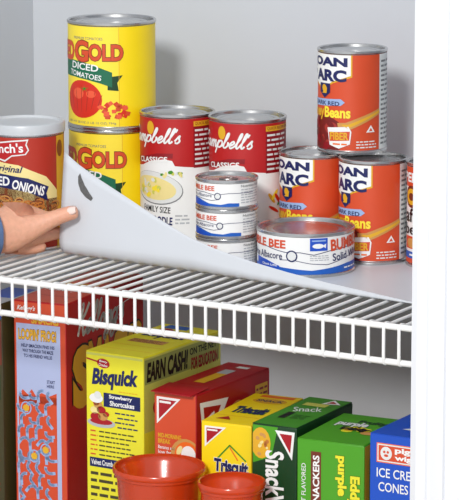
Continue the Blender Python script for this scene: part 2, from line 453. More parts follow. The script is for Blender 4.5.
def art_bean(R, H):
    c = math.pi*R*0.999; a = Art(-c, 0.42, c, H-0.42, 'orange_red')
    a.poly([(-6.1, H-0.42), (-6.1, 7.6), (-3.6, 6.6), (-2.3, 7.4), (-0.15, 8.1), (-0.15, H-0.42)], 'gold', 1)
    a.poly([(-6.0, H-0.42), (-6.0, 7.7), (-3.6, 6.8), (-2.3, 7.6), (-0.3, 8.25), (-0.3, H-0.42)], 'white', 2)
    a.text('JOAN', -6.1, 8.95, -0.75, 10.05, 'navy', 4, 0.05); a.text('ARC', -4.9, 7.65, -0.85, 8.75, 'navy', 4, 0.05); a.text('OF', -6.0, 8.1, -5.3, 8.6, 'navy', 4, 0.04)
    a.poly([(-4.2, 7.35), (-2.6, 7.35), (-2.6, 6.4), (-3.4, 5.8), (-4.2, 6.4)], 'navy', 4)
    a.ell(-3.4, 6.8, 0.35, 0.45, 'gold', 5, 12, 0.4); a.poly([(-3.8, 6.3), (-3.1, 6.3), (-3.0, 6.9)], 'gold', 5)
    a.poly([(-6.0, 4.85), (-1.35, 5.1), (-0.9, 5.45), (-1.35, 5.8), (-6.0, 5.6)], 'light_blue', 3)
    a.text('DARK RED', -5.2, 5.08, -1.5, 5.5, 'navy', 4, 0.02)
    a.text('Kidney', -7.0, 3.55, -3.45, 4.95, 'gold', 5, 0.035); a.text('Beans', -3.3, 3.85, -0.35, 4.9, 'pale_yellow', 5, 0.035)
    a.ell(-3.7, 1.9, 3.0, 2.1, 'bean', 2, 24)
    rnd = random.Random(5)
    for i in range(26):
        x = -6.2+5.2*rnd.random(); y = 0.6+2.6*rnd.random()
        if (x+3.7)**2/9+(y-1.9)**2/4.2 < 0.85: a.ell(x, y, 0.55, 0.3, ('bean_light', 'bean', 'dark_red')[i % 3], 3+i % 3, 12, rnd.random()*3)
    a.poly([(-1.7, 3.3), (-0.8, 3.35), (0.6, 3.9), (3.0, 4.75), (3.1, 4.2), (0.7, 3.1), (-0.6, 2.5), (-1.6, 2.6)], 'tan', 5)
    a.poly([(-1.3, 3.15), (-0.6, 3.15), (0.7, 3.65), (3.0, 4.55), (3.0, 4.35), (0.7, 3.35), (-0.6, 2.75)], 'gold', 6)
    a.poly([(-2.9, 2.75), (-0.5, 2.95), (-0.2, 2.4), (-0.35, 1.1), (-1.5, 0.62), (-2.6, 0.95)], 'white', 6)
    a.poly([(-2.7, 2.3), (-0.35, 2.45), (-0.42, 1.5), (-2.6, 1.35)], 'orange_red', 7); a.text('FIBER', -2.5, 1.55, -0.55, 2.3, 'gold', 8, 0.03)
    a.small_print(-2.2, 0.9, -0.6, 1.3, 1, 'orange', 7, 6)
    a.poly([(1.35, 2.3), (1.9, 3.05), (2.4, 2.3)], 'white', 3); a.poly([(1.65, 2.42), (1.9, 2.78), (2.12, 2.42)], 'orange_red', 4)
    a.small_print(0.3, 0.6, 2.6, 1.5, 3, 'off_white', 3, 7)
    a.rect(3.05, 0.42, 6.6, H-0.42, 'off_white', 2); a.small_print(3.3, 0.8, 6.3, H-0.9, 18, 'grey', 3, 9)
    return a

def art_tuna(R, H, big):
    k = 1.0 if not big else 1.55
    c = math.pi*R*0.999; a = Art(-c, 0.34, c, H-0.38, 'white')
    wave = [(-c, 0.34), (c, 0.34)]
    if not big:
        a.poly([(-4.9, 1.15), (-3.3, 1.0), (-1.9, 0.62), (-0.6, 0.55), (0.2, 0.72), (1.3, 0.68), (1.3, 0.34), (-4.9, 0.34)], 'blue', 2)
        a.poly([(-4.9, 0.95), (-3.3, 0.85), (-2.0, 0.5), (-2.0, 0.34), (-4.9, 0.34)], 'bright_blue', 3)
        a.text('BUMBLE BEE', -5.4, 1.95, -1.3, 2.42, 'orange_red', 4, 0.02)
        a.line([(-4.9, 1.7), (-2.6, 1.75), (-1.3, 1.55), (0.2, 1.72), (3.1, 1.7)], 0.05, 'navy', 3)
        a.line([(-4.9, 1.15), (-3.2, 1.1), (-1.6, 0.95), (-0.8, 1.1)], 0.05, 'navy', 3)
        a.text('White Albacore', -5.2, 1.28, -1.6, 1.62, 'navy', 4, 0.0)
        a.ring(-0.95, 1.42, 0.36, 0.36, 0.08, 'navy', 4); a.ell(-0.95, 1.42, 0.26, 0.26, 'off_white', 3)
        a.text('Nutrition Facts', 1.5, 2.3, 4.4, 2.55, 'grey', 3, 0.01)
        a.small_print(1.5, 0.6, 4.2, 2.2, 6, 'light_grey', 3, 12)
    else:
        a.poly([(-c, 0.8), (-6.5, 1.0), (-4.2, 1.1), (-2.0, 0.95), (0.5, 0.75), (2.6, 0.95), (4.8, 1.2), (c, 1.25), (c, 0.34), (-c, 0.34)], 'blue', 2)
        a.poly([(-6.6, 1.75), (-4.6, 1.55), (-2.9, 1.1), (-3.0, 0.7), (-6.6, 0.7)], 'bright_blue', 3)
        a.text('Chunk Light', -5.4, 0.95, -3.2, 1.25, 'white', 4, 0.02)
        a.line([(-6.5, 2.95), (-4.6, 2.95), (-3.2, 2.7), (-2.2, 2.55), (-0.7, 2.6), (0.7, 2.35), (2.4, 2.7), (4.6, 2.85), (6.5, 3.1)], 0.07, 'navy', 3)
        a.line([(-2.9, 1.75), (-1.4, 1.8), (0.4, 1.45), (2.2, 1.3), (4.5, 1.8), (6.6, 2.1)], 0.06, 'navy', 3)
        a.text('BUMBLE BEE', -9.6, 2.95, -2.25, 3.75, 'orange_red', 4, 0.03)
        a.text('Solid White Albacore', -10.0, 1.8, -2.6, 2.5, 'navy', 4, 0.01)
        a.ring(-1.55, 2.2, 0.6, 0.6, 0.13, 'navy', 4); a.ell(-1.55, 2.2, 0.45, 0.45, 'off_white', 3)
        a.rect(0.3, 2.75, 2.15, 4.05, 'bright_blue', 3)
        a.ell(1.15, 3.25, 0.6, 0.25, 'white', 4, 14); a.poly([(1.6, 3.25), (1.98, 3.5), (1.95, 3.0)], 'white', 4); a.rect(0.5, 3.72, 1.95, 3.86, 'light_blue', 4)
        a.small_print(0.3, 1.7, 2.3, 2.35, 3, 'light_grey', 3, 14)
        a.text('BUMBLE BEE', 2.55, 2.85, 9.6, 3.95, 'orange_red', 4, 0.035, rot=0.05)
        a.text('Solid White', 2.75, 1.75, 7.6, 2.5, 'navy', 4, 0.015, rot=0.06)
        a.small_print(4.3, 0.6, 6.8, 0.95, 1, 'white', 4, 3)
    return a

def art_onion(R, H):
    c = math.pi*R*0.999; a = Art(-c, 0.0, c, H, 'brick')
    a.rect(4.0, 0, 5.8, H, 'gold', 1)
    a.poly([(-c, 9.3), (-3.0, 9.6), (-0.5, 9.3), (2.5, 8.0), (4.0, 6.4), (4.0, 2.2), (-c, 2.2)], 'cream', 1)
    a.poly([(-3.2, 9.9), (-3.2, 11.6), (-1.2, 11.9), (0.6, 12.05), (0.4, 11.5), (0.65, 10.9), (0.3, 10.4), (-1.2, 10.2), (-2, 9.6)], 'off_white', 2)
    a.poly([(-3.1, 10.0), (-3.1, 11.45), (-1.2, 11.75), (0.4, 11.88), (0.25, 11.45), (0.5, 10.9), (0.2, 10.5), (-1.2, 10.35), (-2, 9.8)], 'red', 3)
    a.text("French's", -4.6, 10.55, -0.0, 11.5, 'white', 5, 0.02, rot=0.06)
    a.text('Original', -3.6, 8.35, -0.2, 9.25, 'navy', 4, 0.02, shear=0.3, rot=-0.05)
    a.poly([(-c, 6.8), (-1.8, 6.8), (0.4, 6.5), (2.7, 5.6), (4.0, 5.6), (4.0, 2.0), (-c, 2.0)], 'onion_dark', 1)
    a.poly([(-4, 8.4), (-1.8, 8.25), (0.5, 7.9), (2.8, 6.9), (2.5, 6.2), (2.7, 5.4), (0.4, 6.5), (-1.8, 6.8), (-4, 6.9)], 'navy', 4)
    a.text('FRIED', -4.4, 7.1, -1.5, 8.0, 'white', 5, 0.03); a.text('ONIONS', -1.2, 6.4, 2.3, 7.35, 'white', 5, 0.03, rot=-0.25)
    rnd = random.Random(11)
    for i in range(130):
        x = -3.8+7.6*rnd.random(); y = 2.2+(3.7-0.25*max(0, x))*rnd.random()
        a.ring(x, y, 0.35+0.4*rnd.random(), 0.25+0.25*rnd.random(), 0.13, ('onion', 'tan', 'onion', 'brown')[i % 4], 2+i % 3)
    a.ell(4.6, 10.8, 0.55, 0.9, 'onion_dark', 3, 16)
    return a

def art_african(R, H):
    c = math.pi*R*0.999; a = Art(-c, 0.42, c, H-0.42, 'white')
    a.rect(-c, 8.3, c, H-0.42, 'orange_red', 1)
    a.text('PEPPER', -5.2, 8.85, -0.2, 9.75, 'white', 4, 0.03)
    a.ell(-3.7, 7.3, 1.3, 1.15, 'brown', 2); a.ell(-3.7, 7.3, 1.0, 0.85, 'gold', 3); a.ell(-3.7, 7.3, 0.5, 0.4, 'brown', 4)
    a.text('african', -4.9, 4.7, 0.8, 6.1, 'black', 4, 0.02); a.text('bean', -5.0, 3.4, -1.0, 4.5, 'black', 4, 0.02)
    a.rect(-5.0, 1.9, -2.0, 3.2, 'orange_red', 2); a.ell(-3.7, 2.5, 0.8, 0.5, 'tan', 3)
    a.rect(-c, 0.9, c, 1.6, 'blue', 2); a.small_print(-4.0, 1.05, -0.6, 1.5, 1, 'white', 3, 3)
    a.rect(-c, 0.42, c, 0.9, 'orange_red', 3)
    return a

Z0 = 0.215
GROUPS = {'tomato_can': 'stacked yellow tomato cans', 'soup_can': 'large soup cans', 'bean_can': 'orange kidney bean cans', 'tuna_can': 'white tuna cans'}
# Red Gold pair
tag(can('tomato_can', (-6.0, 28.1, 0.25), 4.75, 11.6, art_red_gold(4.75, 11.6), 0.06), 'yellow diced tomatoes can at the bottom of the pair, partly hidden by the raised liner', 'can', None)
tag(can('tomato_can', (-6.0, 28.1, 11.86), 4.75, 11.6, art_red_gold(4.75, 11.6), 0.0), 'yellow diced tomatoes can stacked on top of another, tomato picture in full view', 'can', None)
# Campbell's
tag(can('soup_can', (2.95, 27.0, Z0), 4.0, 14.0, art_campbells(4.0, 14.0), 0.0), 'large red and white soup can right beside the yellow tomato cans', 'can')
tag(can('soup_can', (11.3, 27.6, Z0), 4.08, 14.0, art_campbells(4.08, 14.0), 0.03), 'large red and white soup can between the other soup can and the bean cans', 'can')
# beans
bh = 10.8
tag(can('bean_can', (19.25, 27.6, Z0), 3.52, bh, art_bean(3.5, bh), 0.05), 'orange kidney bean can in the lower row, left one, behind the wide tuna can', 'can')
tag(can('bean_can', (26.5, 27.3, Z0), 3.52, bh, art_bean(3.55, bh), -0.02), 'orange kidney bean can in the lower row, right one, beside the pepper can', 'can')
tag(can('bean_can', (22.45, 30.2, Z0+bh+0.01), 3.6, bh, art_bean(3.55, bh), 0.0), 'orange kidney bean can standing alone on top of the two others', 'can')
tag(can('african_bean_can', (33.75, 28.3, Z0), 3.4, bh, art_african(3.35, bh), 0.0), 'white and orange bean can half hidden by the door trim', 'can')
# tuna
th = 3.06
for i, lab in enumerate(('small white tuna can at the bottom of the stack of three, half behind the liner', 'small white tuna can in the middle of the stack of three', 'small white tuna can on top of the stack of three, pull tab showing')):
    tag(can('tuna_can', (14.6, 17.6, Z0+i*(th+0.01)), 3.15, th, art_tuna(3.15, th, False), (0.1, 0.07, 0.0)[i], tab=True), lab, 'can')
tag(can('tuna_can', (22.98, 19.25, Z0), 4.97, 4.5, art_tuna(4.97, 4.5, True), 0.0), 'wide low tuna can with blue band standing in front of the bean cans', 'can')
for o in list(COL.objects):
    k = o.name.split('.')[0]
    if o.type == 'EMPTY' and k in GROUPS: o['group'] = GROUPS[k]
# fried onions
def onion_can():
    R, H = 4.1, 12.5
    root = empty('fried_onion_can', (-9.25, 16.0, 0.14), TOWARD_CAM)
    bm = bmesh.new(); lathe(bm, [(0, 0.3), (R*0.9, 0.3), (R*0.95, 0), (R+0.06, 0), (R+0.08, 0.2), (R-0.04, 0.35), (R-0.04, H-0.3), (R+0.05, H-0.2), (R+0.05, H), (R-0.2, H), (R-0.2, H-0.3), (0, H-0.3)], 72)
    link('canister', bm, 'tin', root, True, 28)
    bm = bmesh.new(); lathe(bm, [(R-0.1, H-0.05), (R+0.12, H-0.05), (R+0.14, H+0.75), (R+0.05, H+0.95), (R-0.3, H+1.0), (R-0.45, H+0.75), (0, H+0.75)], 72)
    link('plastic_lid', bm, 'lid_plastic', root, True, 35)
    a = art_onion(R, H); a.b = (a.b[0], 0.38, a.b[2], H-0.33); bm = bmesh.new(); mats = []
    a.to_bm(bm, lambda u, v, lv: ((R+0.012*lv)*math.sin(u/R), -(R+0.012*lv)*math.cos(u/R), v), mats, cut=0.35)
    link('label', bm, mats, root, True, 40)
    tag(root, 'red french fried onion canister with clear plastic lid behind the hand', 'canister')
onion_can()

# ------------------------------------------------------------------ cartons
def carton(kind, loc, rot, w_, d_, h_, front, side, top, base, label, flap=None, top_mats='base'):
    root = empty(kind, loc, rot)
    bm = bmesh.new(); add_box(bm, 0, 0, 0, w_, d_, h_, bevel=0.12)
    for f in bm.faces: f.material_index = 0
    link('board_body', bm, base, root, True, 40)
    e = 0.13
    def panel(name, art, mp):
        if art is None: return
        bm = bmesh.new(); mats = []
        # keep the print inside the rounded edges
        art.to_bm(bm, mp, mats); link(name, bm, mats, root, False)
    L = lambda lv: 0.01+0.01*lv
    panel('front_panel', front, lambda u, v, lv: (u, -L(lv), v))
    panel('side_panel', side, lambda u, v, lv: (w_+L(lv), u, v))
    # the lid: top flap, slightly proud of the body, tuck line at the front
    bm = bmesh.new(); add_box(bm, 0.03, 0.02, h_-0.02, w_-0.03, d_-0.05, h_+0.06, bevel=0.03)
    mats = [base]
    if top: top.to_bm(bm, lambda u, v, lv: (u, v, h_+0.065+0.01*lv), mats)
    link('top_flap', bm, mats, root, True, 30)
    if flap:
        bm = bmesh.new(); add_box(bm, 0.15, 0.05, h_+0.05, w_-0.15, flap, h_+0.14, bevel=0.03)
        o = link('tuck_flap', bm, base, root); o.rotation_euler = (math.radians(3), 0, 0)
    tag(root, label, 'box')
    return root
SH = -30.02      # lower shelf surface
def A(w_, h_, base, e=0.1): return Art(e, e, w_-e, h_-e, base)
def nabisco(a, x, y, w_, h_, lv=3, flip=False):
    t = [(x, y+h_), (x+w_, y+h_), (x+(w_ if flip else 0)+(0 if flip else 0.0), y)]
    a.poly(t, 'white', lv)
    cx = sum(p[0] for p in t)/3; cy = sum(p[1] for p in t)/3
    a.poly([(cx+(p[0]-cx)*0.74, cy+(p[1]-cy)*0.74) for p in t], 'crimson', lv+1)
    a.line([(x+w_*0.12, y+h_*0.82), (x+w_*0.6, y+h_*0.82)], h_*0.08, 'white', lv+2)

# Kellogg's
kw, kd, kh = 6.3, 18.0, 25.0
f = A(kw, kh, 'orange_red')
f.text('SMACKS', 2.2, kh-2.3, 5.4, kh-1.5, 'gold', 3, 0.04); f.text("Kellogg's", 0.5, kh-1.1, 2.6, kh-0.45, 'white', 3, 0.02, shear=0.3)
f.rect(0.3, 0.6, 5.6, kh-2.4, 'lilac', 1)
f.text("LOOPIN' FROG!", 0.6, kh-4.1, 5.1, kh-3.0, 'gold', 4, 0.04, outline='brown', ow=0.03)
for i, s_ in enumerate(('HELP SMACKIN FIND HIS', 'WAY THROUGH THE MAZE', 'TO HIS FRIEND WILLIE')):
    f.text(s_, 0.9+0.15*i, kh-4.95-0.55*i, 4.9-0.15*i, kh-4.6-0.55*i, 'navy', 3, 0.02)
f.text('START', 3.95, kh-8.7, 4.9, kh-8.35, 'navy', 3, 0.02); f.text('HERE', 3.95, kh-9.15, 4.8, kh-8.85, 'navy', 3, 0.02)
f.rect(0.5, 0.8, 5.1, kh-10.2, 'orange_red', 2)
f.poly([(0.5, kh-10.3), (1.0, kh-9.6), (1.6, kh-10.1), (2.1, kh-9.5), (2.6, kh-10.2), (3.3, kh-9.8), (4.2, kh-10.1), (5.1, kh-9.7), (5.1, kh-11.0), (0.5, kh-11.0)], 'orange_red', 2)
def maze(a, x0, y0, seed):
    rnd = random.Random(seed)
    for i in range(4):
        for j in range(6):
            x, y = x0+i*1.08+0.25*(j % 2), y0+j*1.35; t = rnd.choice((0.3, 1.2, 2.0, 2.8)); r = 0.42+0.18*rnd.random()
            pts = [(x+r*math.cos(t+k*0.55), y+r*math.sin(t+k*0.55)) for k in range(5)]
            pts.append((pts[-1][0]+0.5*math.cos(t+3.6), pts[-1][1]+0.7*math.sin(t+3.6)))
            a.line(pts, 0.34, 'light_blue', 3)
maze(f, 0.95, 1.6, 2); maze(f, 0.95, 8.2, 5)
for x, y in ((1.4, 13.4), (3.7, 9.0), (2.3, 8.2)): f.ring(x, y, 0.66, 0.72, 0.14, 'light_blue', 5); f.ell(x, y, 0.38, 0.38, 'gold', 5)
s = A(kd, kh, 'red')
s.script("Kellogg's", 2.4, 13.0, kh-3.9, 1.4, 'white', 4, 0.42)
s.text('S', 1.9, kh-11.3, 5.0, kh-5.6, 'gold', 4, 0.07, outline='black', ow=0.03)
s.text('MACKS', 5.2, kh-10.4, 17.2, kh-5.4, 'gold', 4, 0.07, outline='black', ow=0.03)
s.line([(11.6, kh-2.4), (15.5, kh-1.9)], 0.1, 'white', 3)
t = A(kw, kd, 'orange_red'); t.text("Kellogg's", 0.6, 5.5, 5.0, 7.5, 'white', 3, 0.02, shear=0.3); t.rect(0.15, 3.4, 5.55, 3.5, 'dark_red', 1)
t.text('SMACKS', 0.7, 8.6, 5.0, 10.2, 'gold', 3, 0.04)
carton('cereal_box', (-8.3, 11.9, SH), math.radians(5), kw, kd, kh, f, s, t, 'red', 'red cereal box with a blue maze game on its narrow side')
# the darker box left of it
g = A(4.2, 24.6, 'olive'); g.rect(0.1, 18.0, 4.1, 22.8, 'brown', 1); g.rect(0.3, 14.2, 3.9, 17.0, 'dark_green', 1); g.rect(0.1, 23.0, 4.1, 24.4, 'bright_blue', 1); g.small_print(0.5, 4, 3.7, 13, 14, 'brown', 2)
g2 = A(4.2, 17, 'light_grey'); g2.rect(0.4, 3, 3.8, 8, 'bright_blue', 1)
carton('cereal_box', (-13.3, 10.6, SH), math.radians(4), 4.2, 17, 24.6, g, None, g2, 'olive', 'dark olive box at the far left edge, behind the wire lip')

# Bisquick
bw, bd, bH = 7.15, 15.2, 21.0
f = A(bw, bH, 'box_yellow')
f.rect(0.1, bH-0.35, bw-0.1, bH-0.1, 'chartreuse', 1)
f.ell(2.2, bH-1.1, 0.8, 0.5, 'crimson', 3, 18, -0.1); f.line([(0.05, bH-0.75), (1.6, bH-1.0)], 0.16, 'crimson', 3)
f.text('Betty', 1.75, bH-1.05, 2.7, bH-0.8, 'white', 5, 0.02, shear=0.2, rot=-0.1); f.text('Crocker', 1.65, bH-1.42, 2.75, bH-1.16, 'white', 5, 0.02, shear=0.2, rot=-0.1)
f.text('Bisquick', 0.9, bH-3.7, 6.3, bH-1.65, 'navy', 4, 0.045, shear=0.2, rot=0.06)
f.small_print(4.1, bH-4.0, 6.5, bH-3.8, 1, 'gold', 3)
f.rect(2.2, bH-5.7, 6.75, bH-4.2, 'navy', 3); f.text('Strawberry', 2.9, bH-4.85, 5.7, bH-4.35, 'white', 4, 0.03); f.text('Shortcakes', 3.0, bH-5.5, 6.0, bH-5.0, 'white', 4, 0.03)
f.ell(1.9, bH-7.5, 1.75, 0.5, 'light_grey', 4, 20); f.ell(1.9, bH-7.35, 1.4, 0.32, 'crimson', 5)
for x, y, r_, m_ in ((1.2, -6.9, .65, 'crimson'), (2.1, -6.8, .6, 'tan'), (1.1, -6.2, .55, 'cream'), (1.9, -6.1, .55, 'crimson'), (1.5, -5.6, .55, 'tan'), (2.5, -6.5, .4, 'red'), (1.3, -5.4, .4, 'red')): f.ell(x, bH+y, r_, r_*0.7, m_, 6)
f.ell(1.3, bH-4.9, 0.85, 0.5, 'white', 7); f.ell(1.5, bH-4.55, 0.45, 0.4, 'off_white', 8)
for i in range(4): f.small_print(3.6+0.3*(i % 2), bH-6.4-i*0.5, 6.4, bH-6.05-i*0.5, 1, 'navy', 3, i)
for i in range(6):
    y = bH-8.6-i*0.5; f.small_print(0.5, y, 1.4, y+0.34, 1, 'orange_red', 3, i); f.small_print(1.6, y, 6.3, y+0.34, 1, 'olive', 3, 20+i)
f.rect(0.4, bH-12.3, 4.6, bH-11.3, 'navy', 3); f.text('Velvet Crumb Cake', 0.6, bH-12.05, 4.4, bH-11.5, 'white', 4, 0.02); f.small_print(0.5, 1.5, 6.3, bH-12.6, 9, 'olive', 3)
s = A(bd, bH, 'chartreuse')
s.rect(0.1, bH-7.4, bd-0.1, bH-0.5, 'chartreuse', 1)
s.rect(0.2, bH-2.9, 14.8, bH-0.3, 'moss', 2)
s.text('EARN CASH!', 0.7, bH-2.6, 8.4, bH-0.75, 'black', 4, 0.045, shear=0.1); s.text('ON THE NET', 8.9, bH-1.4, 14.2, bH-0.7, 'black', 4, 0.03); s.text('FOR EDUCATION', 9.2, bH-3.0, 14.4, bH-1.8, 'dark_red', 4, 0.04)
s.ell(4.0, bH-5.6, 2.3, 1.3, 'crimson', 3, 20)
s.rect(0.1, 0.1, bd-0.1, bH-8, 'box_yellow', 2)
s.poly([(1.0, bH-12.2), (3.4, bH-9.6), (3.4, bH-11), (2.0, bH-12.8)], 'black', 3)
t = A(bw, bd, 'box_yellow')
t.text('Bisquick', 1.2, 8.3, 6.2, 11.4, 'navy', 4, 0.045, shear=0.2); t.ell(2.0, 12.4, 0.9, 0.6, 'crimson', 3); t.rect(1.2, 5.9, 5.6, 7.4, 'tan', 2); t.small_print(1.3, 6.0, 5.4, 7.4, 4, 'brown', 3)
t.rect(0.3, 4.3, 6.8, 4.4, 'gold', 2); t.rect(0.3, 2.2, 6.8, 2.28, 'gold', 2); t.rect(1.0, 13.2, 4.0, 14.8, 'blue', 2)
carton('baking_mix_box', (1.9, 10.2, SH), math.radians(-1.2), bw, bd, bH, f, s, t, 'box_yellow', 'tall yellow pancake mix box with strawberry recipe on the near side')

# Nilla style red box
nw, nd, nh = 5.15, 14.6, 17.75
f = A(nw, nh, 'orange_red')
nabisco(f, 0.35, nh-3.5, 2.9, 2.9, 3)
f.text('MID-MORNING', 0.5, nh-4.9, 3.3, nh-4.45, 'gold', 3, 0.03); f.text('BREAK', 0.5, nh-5.5, 2.0, nh-5.05, 'gold', 3, 0.03)
for i, s_ in enumerate(('Bananas and', 'low fat', 'milk')): f.text(s_, 0.5, nh-6.1-0.5*i, 2.5-0.4*i, nh-5.75-0.5*i, 'white', 3, 0.01)
f.ell(3.9, nh-6.6, 1.9, 1.9, 'tan', 3, 24); f.ell(4.0, nh-6.5, 1.5, 1.5, 'orange', 4, 24); f.ell(4.2, nh-6.4, 0.9, 1.0, 'white', 5); f.ell(3.1, nh-6.0, 0.3, 0.55, 'cream', 5, 12, -0.5)
s = A(nd, nh, 'crimson')
s.poly([(0.6, nh-0.9), (6.2, nh-1.4), (1.6, nh-7.2)], 'white', 3); s.poly([(1.3, nh-1.5), (4.7, nh-1.9), (1.8, nh-5.7)], 'crimson', 4)
s.line([(1.6, nh-3.0), (3.4, nh-2.4)], 0.3, 'white', 5)
s.ell(8.0, nh-5.2, 2.4, 3.1, 'tan', 3, 26); s.ell(8.1, nh-5.0, 1.9, 2.5, 'onion', 4, 26)
s.rect(11.6, nh-4.6, 14.1, nh-1.3, 'gold', 3); s.small_print(11.8, nh-4.4, 14.0, nh-1.5, 5, 'dark_red', 4)
s.text('NILLA', 3.6, nh-13.0, 12.6, nh-9.2, 'gold', 4, 0.05)
t = A(nw, nd, 'crimson')
t.poly([(1.7, 4.9), (3.0, 4.9), (3.0, 11.3), (1.7, 11.3)], 'gold', 3); t.rect(1.7, 9.4, 3.0, 11.3, 'light_grey', 4)
t.rect(2.2, 12.5, 3.6, 13.3, 'off_white', 3); t.poly([(0.8, 0.7), (3.9, 0.7), (2.4, 3.3)], 'white', 3); t.poly([(1.4, 1.05), (3.3, 1.05), (2.4, 2.7)], 'crimson', 4)
carton('wafer_box', (10.1, 10.4, SH), math.radians(-1.3), nw, nd, nh, f, s, t, 'crimson', 'red cookie box with orange-red front end and loose top flap', flap=3.6)

# Triscuit
tw, td, thh = 5.6, 13.0, 15.75
f = A(tw, thh, 'yellow')
nabisco(f, 0.4, thh-2.6, 2.4, 2.2, 3)
f.text('Triscuit', 1.5, thh-5.0, 5.2, thh-3.8, 'navy', 5, 0.05, rot=-0.03, outline='white', ow=0.03)
f.line([(1.8, thh-3.7), (3.2, thh-2.2), (5.0, thh-3.7)], 0.16, 'leaf', 3); f.line([(3.2, thh-2.4), (4.1, thh-3.7)], 0.14, 'orange', 4)
f.text('BAKED WHOLE WHEAT', 1.0, thh-9.0, 5.0, thh-8.5, 'brown', 4, 0.02); f.ell(2.8, thh-11.5, 1.9, 1.6, 'tan', 3)
s = A(td, thh, 'yellow'); s.rect(0.3, thh-9, 1.6, thh-1.5, 'brown', 2); s.text('Triscuit', 2.4, thh-6, 11.5, thh-2, 'navy', 4, 0.05)
t = A(tw, td, 'yellow')
t.text('Triscuit', 1.1, 4.6, 4.7, 6.9, 'navy', 5, 0.05, outline='leaf', ow=0.03); t.rect(0.2, 3.0, 5.4, 3.12, 'gold', 2)
t.poly([(0.9, 1.4), (2.6, 1.4), (1.8, 2.7)], 'crimson', 3); t.ell(3.0, 10.2, 1.9, 1.1, 'gold', 3); t.text('SNACK', 1.6, 9.8, 4.5, 10.6, 'navy', 4, 0.03); t.rect(1.2, 11.6, 5.0, 12.5, 'orange', 3)
carton('cracker_box', (16.95, 8.4, SH), math.radians(5), tw, td, thh, f, s, t, 'yellow', 'bright yellow cracker box between red cookie box and dark green box')

# SnackWell's
sw, sd, shh = 5.0, 12.4, 16.9
f = A(sw, shh, 'dark_green')
f.poly([(0.1, shh-0.1), (2.9, shh-0.1), (2.2, shh-3.2), (0.1, shh-4.0)], 'kelly', 1)
f.ell(1.0, shh-1.9, 1.1, 1.6, 'gold', 3, 18); blob_photo(f, 1.0, shh-1.9, 0.8, 1.2, 10, ['tan', 'cream', 'onion'], 0.12, 0.3, 3, 4)
f.poly([(2.6, shh-0.4), (4.8, shh-0.4), (4.5, shh-3.3)], 'white', 3); f.poly([(3.1, shh-0.7), (4.5, shh-0.7), (4.3, shh-2.6)], 'crimson', 4)
SNK = "SnackWell's"
def vtext(a, s_, x0, y0, x1, y1, m, lv=4, bold=0.03, dirn=-1, **kw_):
    """text running up or down the panel; the box is given as it stands on the panel"""
    cx, cy, ww, hh = (x0+x1)/2, (y0+y1)/2, (y1-y0), (x1-x0)
    a.text(s_, cx-ww/2, cy-hh/2, cx+ww/2, cy+hh/2, m, lv, bold, rot=dirn*math.pi/2, **kw_)
vtext(f, SNK, 1.6, shh-12.0, 3.6, shh-2.6, 'white', 5, 0.03)
vtext(f, 'SNACK', 0.5, shh-12, 1.2, shh-6, 'cream', 5, 0.02)
s = A(sd, shh, 'dark_green'); s.text(SNK, 1.5, shh-6, 11, shh-2.5, 'white', 4, 0.03); s.rect(0.1, shh-0.6, sd-0.1, shh-0.1, 'dark_green', 2)
t = A(sw, sd, 'leaf')
t.rect(1.2, 3.0, 2.0, 5.6, 'black', 3); t.small_print(2.4, 3.2, 4.0, 5.0, 4, 'dark_green', 3)
t.text('Snack', 1.0, 6.4, 3.9, 8.2, 'off_white', 3, 0.01, rot=0.4); t.rect(1.0, 8.8, 3.6, 10.0, 'chartreuse', 2)
t.poly([(2.6, 10.0), (4.6, 10.4), (3.2, 12.0)], 'white', 3); t.poly([(3.0, 10.4), (4.1, 10.6), (3.3, 11.4)], 'crimson', 4)
carton('cookie_box', (24.1, 6.3, SH), math.radians(1.5), sw, sd, shh, f, s, t, 'dark_green', 'dark green cookie box with leaf green top, next to yellow cracker box', flap=None)

# bright green box
gw, gd, gh = 7.2, 11.2, 16.4
f = A(gw, gh, 'kelly')
f.rect(1.5, gh-7, 2.6, gh-1.1, 'brown', 2); vtext(f, 'SNACKERS', 1.75, gh-6.7, 2.4, gh-1.5, 'white', 4, 0.03, 1)
vtext(f, 'purple', 4.2, gh-5.2, 5.3, gh-1.3, 'box_yellow', 5, 0.05, -1, outline='black', ow=0.02); vtext(f, 'Eddy', 5.5, gh-6.2, 6.7, gh-3.2, 'box_yellow', 5, 0.05, -1, outline='black', ow=0.02)
vtext(f, 'FRUIT FLAVORED', 0.5, gh-7.6, 0.95, gh-2.4, 'off_white', 4, 0.01, 1)
f.ell(5.2, gh-9.2, 1.7, 1.3, 'navy', 3)
s = A(gd, gh, 'gold'); s.rect(1.2, 1, 10, gh-1.5, 'kelly', 2)
t = A(gw, gd, 'kelly')
blob_photo(t, 3.6, 5.3, 1.5, 0.8, 10, ['box_yellow', 'gold', 'box_yellow'], 0.4, 0.8, 3, 4)
t.text('purple', 1.2, 6.2, 4.4, 8.0, 'off_white', 4, 0.05, outline='navy', ow=0.04); t.text('Fruity', 3.0, 7.6, 6.0, 9.0, 'dark_green', 3, 0.05)
t.ell(5.7, 4.4, 0.9, 0.6, 'tan', 4); t.text('Eddy', 2.4, 4.6, 5.4, 5.9, 'black', 8, 0.05)
carton('snack_box', (30.0, 4.9, SH), math.radians(4), gw, gd, gh, f, s, t, 'kelly', 'bright green snack box with yellow lettering, between dark green box and blue box')

